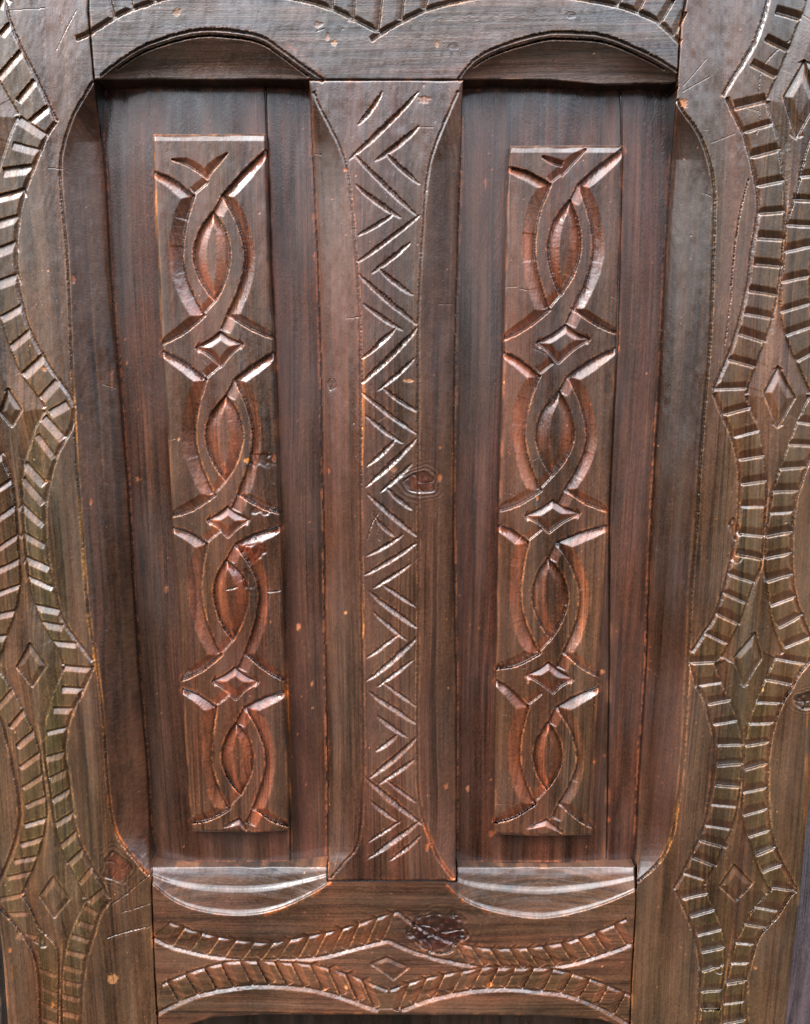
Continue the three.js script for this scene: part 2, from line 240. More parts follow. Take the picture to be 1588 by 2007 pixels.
const NA2 = [[-24, 905, 8, 885], [-22, 966, 21, 938], [-16, 1021, 31, 989], [-12, 1077, 38, 1045], [-10, 1117, 37, 1095], [-12, 1164, 41, 1144], [-20, 1206, 34, 1195], [-30, 1250, 14, 1244], [-20, 1398, 24, 1349], [17, 1423, 44, 1392], [31, 1460, 66, 1430], [38, 1502, 77, 1474], [44, 1542, 85, 1516], [50, 1577, 90, 1560], [48, 1615, 92, 1602], [40, 1653, 87, 1638], [28, 1685, 75, 1677], [14, 1718, 64, 1707], [0, 1760, 46, 1750], [10, 1790, 54, 1787], [33, 1826, 76, 1834], [74, 1896, 111, 1910], [79, 1931, 113, 1947], [81, 1961, 113, 1977], [81, 1992, 114, 2006]];
const NB = [[1520, 24, 1569, 38], [1500, 77, 1545, 99], [1472, 126, 1520, 151], [1440, 212, 1502, 197], [1456, 260, 1514, 242], [1471, 308, 1530, 292], [1481, 365, 1537, 354], [1486, 418, 1538, 414], [1485, 466, 1538, 469], [1478, 517, 1533, 522], [1468, 569, 1524, 578], [1460, 614, 1516, 624], [1448, 653, 1501, 670], [1428, 704, 1482, 719], [1399, 762, 1463, 760], [1418, 812, 1471, 798], [1439, 856, 1491, 842], [1448, 900, 1499, 892],
  [1453, 948, 1503, 941], [1453, 992, 1500, 991], [1448, 1045, 1499, 1050], [1442, 1085, 1496, 1095], [1426, 1123, 1480, 1141], [1416, 1160, 1467, 1183], [1404, 1201, 1450, 1223], [1384, 1241, 1430, 1262], [1352, 1298, 1401, 1296], [1362, 1344, 1416, 1336], [1388, 1379, 1432, 1370], [1398, 1419, 1448, 1410], [1406, 1459, 1457, 1458], [1406, 1499, 1456, 1495], [1402, 1537, 1451, 1541], [1395, 1575, 1446, 1580], [1383, 1616, 1436, 1625], [1372, 1645, 1424, 1660], [1359, 1679, 1405, 1697], [1340, 1710, 1388, 1726], [1337, 1761, 1390, 1749], [1354, 1796, 1403, 1781], [1367, 1832, 1418, 1819], [1375, 1865, 1421, 1855], [1376, 1903, 1419, 1890], [1374, 1943, 1415, 1939], [1374, 1976, 1412, 1976], [1370, 2014, 1410, 2010]];
const NB2 = [[1567, 346, 1622, 340], [1554, 391, 1608, 393], [1541, 440, 1600, 443], [1538, 493, 1594, 481], [1532, 552, 1590, 540], [1530, 611, 1592, 593], [1541, 656, 1600, 636], [1562, 707, 1612, 678], [1563, 826, 1612, 834], [1546, 870, 1600, 873], [1529, 918, 1580, 914], [1516, 962, 1565, 961], [1509, 1005, 1557, 1002], [1502, 1050, 1553, 1041], [1500, 1093, 1552, 1082], [1503, 1139, 1554, 1124], [1511, 1186, 1561, 1167], [1526, 1229, 1574, 1203], [1538, 1268, 1590, 1246], [1519, 1289, 1580, 1300], [1500, 1330, 1552, 1340], [1484, 1375, 1533, 1377], [1469, 1417, 1519, 1415], [1462, 1460, 1508, 1453], [1459, 1507, 1506, 1495], [1457, 1552, 1504, 1542], [1457, 1597, 1506, 1583], [1466, 1639, 1512, 1625], [1482, 1675, 1521, 1659], [1494, 1708, 1536, 1692], [1512, 1738, 1556, 1744], [1480, 1776, 1530, 1786], [1458, 1809, 1503, 1817], [1439, 1846, 1481, 1850], [1432, 1887, 1469, 1886], [1425, 1927, 1464, 1921], [1419, 1966, 1462, 1961], [1416, 2006, 1463, 1997]];
const BROWN = [1.15, 0.95, 0.85], notch = (list, side, w, d, fade, wall = 2.2, tint = PINK) => { for (const [x0, y0, x1, y1] of list) { const ww = w * (0.85 + 0.35 * rnd()) * (fade ? lerp(1.08, 0.8, smooth(700, 1100, y0)) : 1), dd = d * (0.8 + 0.4 * rnd()) * (y0 > 1700 && fade ? 0.6 : 1); chip([[x0, y0], [(x0 + x1) / 2, (y0 + y1) / 2 + rnd() - 0.5], [x1, y1]], side, ww, dd, { tint, wall, rough: 0.45 }); } };  // pink on the left notches: paler cut wood plus painted sheen
notch(NA, 1, 18.5, 4.7, true); notch(NA2, 1, 17, 4.3, true); notch(NB, -1, 16, 5.2, false, 6, BROWN); notch(NB2, -1, 16, 5.2, false, 6, BROWN);

// border cuts
const fieldW = (l, other) => {                                   // half-way into the field between two bands, eased along the cut
  const ws = l.map((p) => { let g = 120; for (const o of other) for (let i = 1; i < o.length; i++) if ((o[i][1] - p[1]) * (o[i - 1][1] - p[1]) <= 0) g = Math.min(g, Math.abs(o[i][0] - p[0])); return clamp(g * 0.34, 3, 34); });
  return ws.map((_, i) => { let a = 0, n = 0; for (let j = Math.max(0, i - 4); j <= Math.min(ws.length - 1, i + 4); j++) { a += ws[j]; n++; } return a / n; });
};
const cut = (l, side, w, d, o = {}) => chip(l, side, w, d, { wall: 3.6, rough: 0.9, ...o });
for (const l of [A_OUT, A_OUT2, A_OUT3, A_OUT4, A_OUT5]) cut(l, 1, 9, 4.2, { tint: [1.25, 1.1, 1.0] });
for (const l of A_IN) cut(l, 1, fieldW(l, A_IN2), 4.4, { tint: [1.25, 1.12, 1.0] });
for (const l of A_IN2) cut(l, -1, fieldW(l, A_IN), 4.4, { tint: [1.25, 1.12, 1.0] });
for (const l of A_OUT2B) cut(l, -1, 8, 4, { tint: [1.25, 1.1, 1.0] });
for (const l of B_A) cut(l, -1, 9.5, 4.6, { tint: [1.25, 1.15, 1.05] });
for (const l of B_B) cut(l, -1, fieldW(l, B_C), 4.4, { tint: [1.25, 1.15, 1.05] });
for (const l of B_C) cut(l, 1, fieldW(l, B_B), 4.4, { tint: [1.25, 1.15, 1.05] });
for (const l of B_D) cut(l, 1, 9, 4.6, { tint: [1.3, 1.1, 1.0] });
const DM = (a, id, w = 11, d = 4) => diamond([a[0], a[1]], [a[2], a[3]], [a[4], a[5]], [a[6], a[7]], w, d, id, [1.3, 1.15, 1.0], 0.02);
DM([16, 761, 43, 803, 24, 836, 0, 809], 3); DM([59, 1260, 91, 1305, 64, 1345, 33, 1306], 3); DM([105, 1717, 137, 1761, 107, 1798, 77, 1756], 3, 10, 3);
DM([1577, 118, 1604, 196, 1560, 272, 1536, 190], 3, 17, 5); DM([1525, 718, 1559, 780, 1524, 838, 1498, 769], 3, 14, 4.6); DM([1480, 1240, 1493, 1290, 1458, 1345, 1438, 1288], 3, 12, 4.2); DM([1439, 1694, 1475, 1731, 1442, 1765, 1410, 1736], 3, 12, 4);

// ---- notched bands of the rails
const TOP_L = curve(pairs([150, 78, 177, 66, 238, 28, 290, 9, 330, -4, 420, -18, 500, -16, 588, 0, 656, 20, 744, 64]), 4), TOP_R = curve(pairs([728, 80, 760, 58, 826, 24, 900, 3, 960, -8, 1040, -16, 1133, -2, 1218, 14, 1286, 42, 1332, 84]), 4);
for (const l of [TOP_L, TOP_R]) cut(l, -1, 9, 4.6, { wall: 4, tint: [1.3, 1.2, 1.1] });
fill([...TOP_L, ...TOP_R, [1350, -66], [150, -66]], (k) => { region[k] = 1; });
for (const [x0, y0, x1, y1] of [[212, -20, 226, 34], [250, -30, 262, 20], [655, -40, 652, 20], [696, -40, 694, 42], [752, -30, 742, 60], [795, -40, 788, 40], [842, -40, 834, 18], [1232, -30, 1212, 10], [1272, -20, 1250, 26], [1322, 0, 1294, 46], [1345, 25, 1322, 70], [300, -40, 305, 4]]) chip([[x0, y0], [x1, y1]], 1, 13, 5, { tint: PINK, wall: 2.2 });
const LO = { a: curve(pairs([333, 1807, 391, 1827, 459, 1841, 530, 1848, 588, 1837, 656, 1824, 724, 1803, 782, 1786]), 4), b: curve(pairs([782, 1787, 816, 1813, 860, 1836, 904, 1850, 962, 1859, 1048, 1856, 1116, 1844, 1184, 1820, 1228, 1800]), 4),
  c: curve(pairs([300, 1835, 340, 1854, 408, 1871, 476, 1880, 540, 1879, 605, 1877, 656, 1868, 707, 1854, 761, 1841]), 4), d: curve(pairs([761, 1841, 826, 1868, 904, 1887, 962, 1895, 1048, 1897, 1116, 1888, 1184, 1868, 1240, 1848]), 4),
  e: curve(pairs([318, 1928, 374, 1905, 442, 1886, 493, 1883, 540, 1885, 622, 1892, 690, 1912, 760, 1940]), 4), f: curve(pairs([764, 1940, 826, 1919, 911, 1902, 979, 1893, 1048, 1896, 1099, 1902, 1167, 1922, 1236, 1950]), 4),
  g: curve(pairs([306, 1985, 357, 1960, 408, 1943, 476, 1932, 530, 1930, 605, 1936, 673, 1953, 742, 1978]), 4), h: curve(pairs([786, 1978, 843, 1956, 928, 1939, 996, 1936, 1048, 1940, 1116, 1949, 1184, 1977, 1236, 2006]), 4) };
const bandB = (p, q, id) => fill([...p, ...q.slice().reverse()], (k, x, y) => { region[k] = id; mul(k, OLIVE, 0.5 * noise(x * 0.02, y * 0.02, 33)); hgt[k] -= 1.2; });
bandB(cat(LO.a, LO.b), cat(LO.c, LO.d), 1); bandB(cat(LO.e, LO.f), cat(LO.g, LO.h), 2);
function bars(up, dn, x0, x1, slant, side) { for (let x = x0; x < x1; x += 31 + 7 * rnd()) { const yu = fx(up, x + slant / 2), yd = fx(dn, x - slant / 2); chip([[x + slant / 2, yu], [x + (rnd() - 0.5) * 2, (yu + yd) / 2], [x - slant / 2, yd]], side, 15 + 4 * rnd(), 5.4 + 1.6 * rnd(), { tint: PINK, wall: 2.2, rough: 0.45 }); } }
bars(LO.a, LO.c, 350, 770, 24, 1); bars(LO.b, LO.d, 905, 1225, -26, -1); bars(LO.e, LO.g, 340, 745, -24, -1); bars(LO.f, LO.h, 790, 1225, 22, 1);
for (const k of ['a', 'b', 'c', 'd', 'e', 'f', 'g', 'h']) cut(LO[k], 1, k > 'f' ? 9.5 : 8.5, 4.2, { wall: 3.2, tint: [1.3, 1.2, 1.1] });
DM([758, 1875, 802, 1895, 772, 1919, 727, 1888], 3, 9, 3.4);

// ---- the two interlaced strips
function eye(T, B, my, il, ir, sol, sor, cl, cr, yl0, yr0, yl1, yr1, SL, SR, id) {
  const o = { tint: REDDISH, wall: 3, rough: 0.7 }, dep = 8, C = (...p) => curve(p, 6);
  const y1 = lerp(T[1], my, 0.45), y2 = lerp(my, B[1], 0.55), q = (a, b, f) => lerp(a, b, f);
  const iL = C(T, [q(T[0], il, 0.72), y1], [il, my], [q(B[0], il, 0.66), y2], B), iR = C(T, [q(T[0], ir, 0.72), y1], [ir, my], [q(B[0], ir, 0.66), y2], B);
  const lw = (ir - il) * 0.36;
  chip(iL, -1, (t) => lw * (0.35 + 0.65 * Math.sin(Math.PI * clamp(t * 1.0))), dep, o); chip(iR, 1, (t) => lw * (0.35 + 0.65 * Math.sin(Math.PI * t)), dep, o);
  const K1 = [T[0] - 38, T[1] - 33], K2 = [B[0] - 25, B[1] + 26], K3 = [T[0] + 18, T[1] - 32], K4 = [B[0] + 23, B[1] + 30];
  const oL = C(K1, [q(K1[0], sol, 0.72), q(K1[1], my, 0.48)], [sol, my], [q(K2[0], sol, 0.68), q(my, K2[1], 0.5)], K2), oR = C(K3, [q(K3[0], sor, 0.68), q(K3[1], my, 0.48)], [sor, my], [q(K4[0], sor, 0.7), q(my, K4[1], 0.5)], K4);
  chip(oL, 1, [18, 25, 26, sol - cl, sol - cl, 25, 22], dep, o); chip(oR, -1, [15, 20, cr - sor, cr - sor, cr - sor, 20, 20], dep, o);
  const eL = (y) => fy(SL, y), eR = (y) => fy(SR, y);
  // above the eye: two petals below the last diamond and the ends of the strand that dips under
  const pl = [eL(yl0) - 2, yl0], pr = [eR(yr0) + 2, yr0], kl = [T[0] - 42, T[1] - 33], kr = [T[0] + 15, T[1] - 29];
  chip(C(pl, [q(pl[0], kl[0], 0.5), q(pl[1], kl[1], 0.5) - 6], kl), 1, [8, 15, 18, 19, 18], dep, o);
  chip(C(pr, [q(pr[0], kr[0], 0.5), q(pr[1], kr[1], 0.5) - 4], kr), -1, [9, 17, 20, 20, 17], dep, o);
  chip([kr, [q(kr[0], T[0], 0.5), q(kr[1], T[1], 0.5)], T], -1, 21, 4.5, { ...o, wall: 1.6 });
  chip([[T[0] - 38, T[1] - 36], [T[0] - 12, T[1] - 57]], -1, 14, 3.2, o);
  // below the eye
  const bl = [eL(yl1) - 2, yl1], br = [eR(yr1) + 2, yr1], jl = [B[0] - 20, B[1] + 28], jr = [B[0] + 30, B[1] + 30];
  chip(C(jl, [q(jl[0], bl[0], 0.5), q(jl[1], bl[1], 0.5) + 7], bl), 1, [14, 18, 18, 15, 8], dep, o);
  chip(C(jr, [q(jr[0], br[0], 0.5), q(jr[1], br[1], 0.5) + 5], br), -1, [9, 14, 14, 12, 5], dep, o);
  chip([K4, [B[0] + 11, B[1] + 56]], -1, 23, 4.5, { ...o, wall: 1.6 });
  chip([B, [B[0] - 24, B[1] + 27]], 1, 14, 3.2, o);
  box(cl - 4, T[1] - 46, cr + 4, B[1] + 44, (x, y, k) => { region[k] = id; });
}
const SA = [STRIP_A_L, STRIP_A_R], SB = [STRIP_B_L, STRIP_B_R];
eye([419, 415], [422, 589], 503, 381, 450, 357, 482, 331, 501, 336, 293, 675, 662, ...SA, 1);
eye([443, 775], [443, 941], 855, 405, 475, 382, 497, 355, 513, 688, 690, 1012, 1006, ...SA, 1);
eye([444, 1097], [456, 1254], 1164, 420, 486, 393, 509, 368, 530, 1034, 1031, 1333, 1334, ...SA, 1);
eye([463, 1417], [472, 1556], 1487, 436, 496, 413, 523, 396, 541, 1350, 1355, 1612, 1619, ...SA, 1);
eye([1117, 393], [1098, 578], 486, 1075, 1137, 1047, 1164, 1023, 1186, 328, 291, 666, 654, ...SB, 1);
eye([1096, 768], [1082, 932], 853, 1052, 1124, 1027, 1151, 1005, 1172, 690, 680, 1001, 1002, ...SB, 1);
eye([1074, 1094], [1080, 1251], 1171, 1045, 1112, 1019, 1138, 997, 1157, 1030, 1030, 1311, 1327, ...SB, 1);
eye([1074, 1416], [1071, 1546], 1483, 1047, 1101, 1018, 1133, 995, 1148, 1332, 1345, 1612, 1622, ...SB, 1);
for (const d of [[432, 651, 477, 674, 433, 719, 384, 681], [446, 993, 490, 1019, 447, 1053, 406, 1019], [461, 1308, 507, 1336, 462, 1371, 416, 1335], [1109, 637, 1156, 665, 1094, 712, 1052, 672], [1083, 981, 1137, 1006, 1076, 1044, 1029, 1011], [1075, 1298, 1125, 1331, 1085, 1358, 1030, 1323]])
  diamond([d[0], d[1]], [d[2], d[3]], [d[4], d[5]], [d[6], d[7]], 13, 5.5, 2);
{ const o = { tint: REDDISH, wall: 2 };                            // the half motifs at the ends of the strips
  chip(curve(pairs([337, 312, 372, 326, 408, 350]), 5), -1, [2, 13, 14, 8], 6, o); chip(pairs([446, 300, 404, 350]), 1, [2, 12, 17, 13], 5, o);
  chip(curve(pairs([1063, 307, 1083, 320, 1102, 326]), 5), -1, [3, 10, 12, 12], 6, o); chip(pairs([1149, 292, 1101, 345]), 1, [3, 14, 18, 18], 5, o);
  chip(pairs([438, 1620, 470, 1604]), 1, [3, 14], 5, o); chip(pairs([470, 1604, 486, 1626]), 1, [12, 6], 5, o);
  chip(pairs([1033, 1622, 1072, 1606]), 1, [3, 14], 5, o); chip(pairs([1072, 1606, 1104, 1632]), 1, [14, 3], 5, o); }

// ---- cracks, knots, breaks
const crack = (p, d = 4, w = 2) => chip(curve(pairs(p), 4), 1, TAPER(w), d, { wall: 1.2, rough: 1.2 });
crack([1468, 345, 1459, 380, 1450, 420, 1441, 475, 1436, 520, 1432, 570]); crack([1435, 560, 1428, 620, 1420, 680], 2, 1.5);
crack([744, 1000, 728, 1030, 720, 1060], 2, 1.5); crack([730, 1000, 744, 1062], 2, 1.3); crack([640, 1020, 700, 1080], 1.6, 1.2);
crack([1575, 60, 1495, 130, 1489, 230, 1482, 272], 2.5, 1.4); crack([290, 1716, 250, 1750, 215, 1775], 1.5, 1.5);
crack([510, 1155, 530, 1160, 553, 1156], 3); crack([443, 1157, 470, 1150, 482, 1158], 3); crack([208, 1840, 240, 1828, 297, 1815], 2, 2); crack([235, 1790, 296, 1770], 1.6, 1.6);
function knot(cx, cy, rx, ry, depth, tint, ring = 2.5) {
  box(cx - rx * 2.6, cy - ry * 2.6, cx + rx * 2.6, cy + ry * 2.6, (x, y, k) => {
    const a = Math.atan2((y - cy) / ry, (x - cx) / rx), r = Math.hypot((x - cx) / rx, (y - cy) / ry) * (1 + 0.4 * (noise(a * 1.6 + 9, cx * 0.1, 77) - 0.5) + 0.25 * (noise(x * 0.06, y * 0.06, 78) - 0.5));
    if (r < 1) { mul(k, tint, smooth(1, 0.8, r)); hgt[k] -= depth * (0.5 + noise(x * 0.12, y * 0.12, 41)) * smooth(1, 0.85, r); { const cr = Math.sin(a * 3 + 5 * noise(x * 0.03, y * 0.03, 44)); if (cr > 0.93) { hgt[k] -= depth * 0.8 * (cr - 0.93) / 0.07; mul(k, [0.6, 0.55, 0.5], 0.7); } } }
    if (Math.abs(r - 1) < 0.1) { const q = 1 - Math.abs(r - 1) / 0.1; hgt[k] -= ring * q * noise(x * 0.1, y * 0.1, 45) * 2; mul(k, [0.5, 0.45, 0.4], q * 0.8); }
    if (r > 1.04 && r < 2.4) { const g = Math.sin(r * 17 + 2 * noise(x * 0.05, y * 0.05, 51)) * smooth(2.4, 1.1, r); hgt[k] += 0.4 * g; mul(k, [0.7, 0.66, 0.62], clamp(0.5 + 0.5 * g) * smooth(2.4, 1.1, r) * 0.5); }
  });
}
knot(823, 946, 30, 21, 1.4, [0.95, 0.62, 0.5], 1.8); knot(232, 1703, 25, 26, 1.2, [1.15, 0.75, 0.65], 2); knot(857, 1826, 50, 35, 4, [0.42, 0.22, 0.18], 4);
knot(888, 92, 9, 6, 0.4, [1, 0.95, 0.95], 0.3); knot(1120, 30, 10, 6, 0.4, [1, 0.95, 0.95], 0.3); knot(1578, 1376, 24, 16, 5, [0.5, 0.45, 0.35], 2); knot(651, 753, 9, 12, 0.8, [0.9, 0.8, 0.7], 1);
for (const [x, y, rx, ry, d] of [[818, 1796, 12, 8, 5], [888, 1792, 10, 9, 6], [902, 1832, 13, 10, 6], [842, 1866, 10, 6, 4], [800, 1822, 8, 10, 3]]) box(x - rx, y - ry, x + rx, y + ry, (a, b, k) => { const r = Math.hypot((a - x) / rx, (b - y) / ry); if (r < 1) { hgt[k] -= d * (1 - r) * (0.4 + 1.2 * noise(a * 0.3, b * 0.3, 61)); mul(k, [0.45, 0.4, 0.36], 1 - r); } });
// splintered breaks: ragged shallow loss of the surface
function breakage(cx, cy, rx, ry, depth, tint) { box(cx - rx, cy - ry, cx + rx, cy + ry, (x, y, k) => { const r = Math.hypot((x - cx) / rx, (y - cy) / ry) + 0.7 * (noise(x * 0.11, y * 0.11, 91) - 0.5); if (r < 0.8) { const q = smooth(0.8, 0.55, r); hgt[k] -= q * depth * (0.35 + noise(x * 0.25, y * 0.12, 92)); mul(k, tint, q); } }); }
breakage(515, 905, 30, 18, 2, [1.0, 0.85, 0.7]); breakage(490, 1140, 22, 34, 1.4, [0.85, 0.85, 0.88]); breakage(82, 1842, 16, 20, 3.5, [1.1, 1.1, 1.1]);
breakage(1440, 1040, 14, 42, 3, [1.2, 1.0, 0.8]); breakage(1442, 1090, 22, 20, 2, [1.2, 1.0, 0.8]); breakage(1410, 1900, 14, 12, 4, [1.2, 1.0, 0.8]); breakage(500, 1080, 30, 26, 2, [1.3, 0.8, 0.7]);
breakage(510, 1000, 24, 12, 2, [1.1, 0.9, 0.8]); breakage(1270, 170, 40, 10, 3, [0.8, 0.8, 0.8]);

// ---- soften the sheet by a hair and add the unevenness of hand-planed wood
{ const s = new Float32Array(hgt); for (let y = 1; y < H - 1; y++) for (let x = 1; x < W - 1; x++) { const k = y * W + x; hgt[k] = s[k] * 0.36 + (s[k - 1] + s[k + 1] + s[k - W] + s[k + W]) * 0.16; } }
for (let y = 0; y < H; y++) for (let x = 0; x < W; x++) { const k = y * W + x; hgt[k] += 1.6 * (noise(x * 0.018, y * 0.006, 11) - 0.5) + 1.0 * (noise(x * 0.06, y * 0.02, 12) - 0.5) + 0.45 * (noise(x * 0.16, y * 0.06, 14) - 0.5); }
// small losses that show paler wood, worn orange spots, specks of old filler
const speck = (cx, cy, rx, ry, tint, h) => box(cx - rx * 1.5, cy - ry * 1.5, cx + rx * 1.5, cy + ry * 1.5, (x, y, k) => { const r = Math.hypot((x - cx) / rx, (y - cy) / ry) + 0.6 * (noise(x * 0.3, y * 0.3, 71) - 0.5); if (r < 1) { const q = smooth(1, 0.6, r); mul(k, tint, q); hgt[k] += h * q; } });
const PALE = [7, 6.5, 5.2], ORANGE = [5, 3.5, 2.1], TAN = [4, 3.2, 2.4];
for (const [x, y, rx, ry, c] of [[347, 24, 9, 8, TAN], [624, 49, 10, 7, TAN], [655, 85, 7, 7, PALE], [642, 72, 5, 9, TAN], [857, 88, 5, 9, TAN], [832, 195, 14, 8, TAN], [1340, 203, 9, 10, ORANGE], [219, 740, 3, 30, ORANGE], [145, 548, 3.5, 12, ORANGE], [178, 984, 3, 7, ORANGE], [485, 902, 7, 6, [9, 8, 3.5]], [541, 720, 4, 12, ORANGE], [537, 898, 4, 10, ORANGE], [220, 1918, 12, 12, PALE], [103, 1970, 4, 6, ORANGE], [20, 1862, 4, 6, ORANGE], [677, 1200, 3.5, 4.5, PALE], [585, 1228, 4, 9, PALE], [326, 1155, 4, 10, PALE], [350, 860, 3, 4, PALE], [861, 937, 5, 9, ORANGE], [862, 876, 3, 4, ORANGE], [800, 746, 12, 3.5, PALE], [772, 920, 7, 7, TAN], [271, 940, 5, 4, PALE],
  [952, 360, 3.5, 12, TAN], [678, 333, 5, 4, ORANGE], [838, 1660, 4, 9, ORANGE], [875, 1540, 5, 6, TAN], [917, 1545, 3, 8, PALE], [963, 1634, 6, 7, TAN], [1053, 975, 5, 5, ORANGE], [1180, 1317, 5, 6, PALE], [678, 1935, 4, 5, PALE], [960, 1930, 8, 5, ORANGE], [963, 1868, 3, 4, ORANGE], [1193, 1606, 5, 5, ORANGE], [1480, 1897, 4, 4, ORANGE], [1165, 1492, 3, 5, ORANGE], [94, 943, 6, 3, ORANGE], [88, 723, 5, 5, TAN], [637, 1940, 4, 3, TAN], [645, 922, 2.5, 7, ORANGE], [612, 1340, 3, 6, PALE], [1185, 1480, 4, 4, TAN]]) speck(x, y, rx, ry, c, -0.6);
for (let i = 0; i < 150; i++) { const x = rnd() * IW, y = rnd() * IH, s = 0.9 + 1.5 * rnd() * rnd(); speck(x, y, s, s * (1 + rnd()), rnd() < 0.5 ? PALE : TAN, -0.5); }
for (let i = 0; i < 700; i++) { const x = rnd() * IW, y = rnd() * IH, q = 0.7 + 0.5 * rnd(); speck(x, y, q, q, [3.2, 2.9, 2.5], 0.3); }
for (let i = 0; i < 110; i++) { const x = rnd() * IW, y = rnd() * IH, l = 8 + 40 * rnd() * rnd(), a = (rnd() - 0.5) * 1.2 + (rnd() < 0.5 ? 0 : 1.2); chipLine(x, y, x + l * Math.cos(a), y + l * Math.sin(a), 0.5 + 0.4 * rnd(), [1.5, 1.45, 1.35]); }
function chipLine(x0, y0, x1, y1, d, tint) { const n = Math.ceil(Math.hypot(x1 - x0, y1 - y0)), b = (rnd() - 0.5) * 6; for (let i = 0; i <= n; i++) { const t = i / n, x = Math.round(lerp(x0, x1, t) + b * t * (1 - t)), y = Math.round(lerp(y0, y1, t)); if (x < -OX || y < -OY || x >= IW + OX || y >= IH + OY) continue; const k = (y + OY) * W + x + OX; hgt[k] -= d; mul(k, tint, 0.8); } }
for (const [a, b, c, d] of [[58, 420, 112, 590], [70, 570, 96, 620], [690, 760, 700, 900], [588, 820, 640, 1000], [590, 960, 640, 1110], [1215, 1010, 1256, 1018], [1232, 672, 1262, 684], [1340, 168, 1385, 115], [1338, 180, 1392, 150], [1395, 280, 1440, 262], [20, 20, 88, 16], [110, 100, 150, 20], [205, 1845, 292, 1818], [575, 1180, 570, 1330]]) chipLine(a, b, c, d, 0.7, [1.5, 1.42, 1.32]);
const streak = (p, w, tint) => { const c = curve(pairs(p), 6), cum = c.map((_, i) => i / (c.length - 1)), xs = c.map((q) => q[0]), ys = c.map((q) => q[1]); box(Math.min(...xs) - w, Math.min(...ys) - w, Math.max(...xs) + w, Math.max(...ys) + w, (x, y, k) => { const d = nearest(c, cum, x, y)[0] + 3 * (noise(x * 0.2, y * 0.03, 501) - 0.5); if (d < w) mul(k, tint, smooth(w, w * 0.4, d) * smooth(0.3, 0.65, noise(x * 0.15, y * 0.02, 502))); }); };
const GOLD = [3.2, 2.9, 1.3], RUST = [3.0, 2.0, 1.2];
streak([137, 696, 146, 800, 150, 916, 161, 1044, 170, 1160], 5, GOLD); streak([160, 815, 165, 900], 4, GOLD); streak([171, 1203, 186, 1290, 198, 1360, 204, 1440], 5, GOLD); streak([214, 1560, 224, 1615, 243, 1656, 290, 1714], 5, RUST); streak([832, 1618, 858, 1678, 889, 1722], 5, RUST); streak([876, 1737, 911, 1768, 962, 1788], 5, RUST); streak([520, 1792, 571, 1775, 622, 1749, 646, 1731], 5, RUST); streak([714, 700, 711, 1000, 713, 1250], 3, GOLD); streak([1331, 1565, 1317, 1640, 1293, 1690], 4, GOLD); streak([1590, 1380, 1584, 1440, 1582, 1560, 1568, 1700], 7, RUST); streak([20, 1890, 24, 1960, 26, 2010], 5, RUST); streak([1250, 1720, 1246, 1800, 1240, 1920, 1236, 2000], 2.5, RUST); streak([560, 84, 600, 118, 632, 150], 5, [2.4, 1.6, 1.1]); streak([304, 300, 306, 420, 316, 640], 3, GOLD); streak([562, 1345, 567, 1500, 569, 1600], 3.5, [5, 4, 1.4]);
// proud edges: wear, painted glints; cuts: grime, painted shade, from the shape itself
const wearShade = new Float32Array(W * H);
for (let y = 3; y < H - 3; y++) for (let x = 3; x < W - 3; x++) { const k = y * W + x; wearShade[k] = hgt[k] - (hgt[k - 3] + hgt[k + 3] + hgt[k - 3 * W] + hgt[k + 3 * W]) / 4; }
for (let y = 0; y < H; y++) for (let x = 0; x < W; x++) {
  const k = y * W + x, n = noise(x * 0.05, y * 0.05, 21) * 0.6 + noise(x * 0.25, y * 0.25, 22) * 0.7, e = clamp(wearShade[k] * 0.55) * smooth(0.4, 0.85, n);
  mul(k, [4.2, 3.6, 2.7], e * 0.85); hgt[k] += (hash(x, y, 401) - 0.5) * (0.08 + 1.1 * clamp(wearShade[k] * 0.5) * n); const sp = 0.86 + 0.28 * hash(x >> 1, y >> 1, 402); tr[k] *= sp; tg[k] *= sp; tb[k] *= sp;
  mul(k, [0.26, 0.21, 0.17], clamp(-wearShade[k] * 0.34) * 0.9);
}

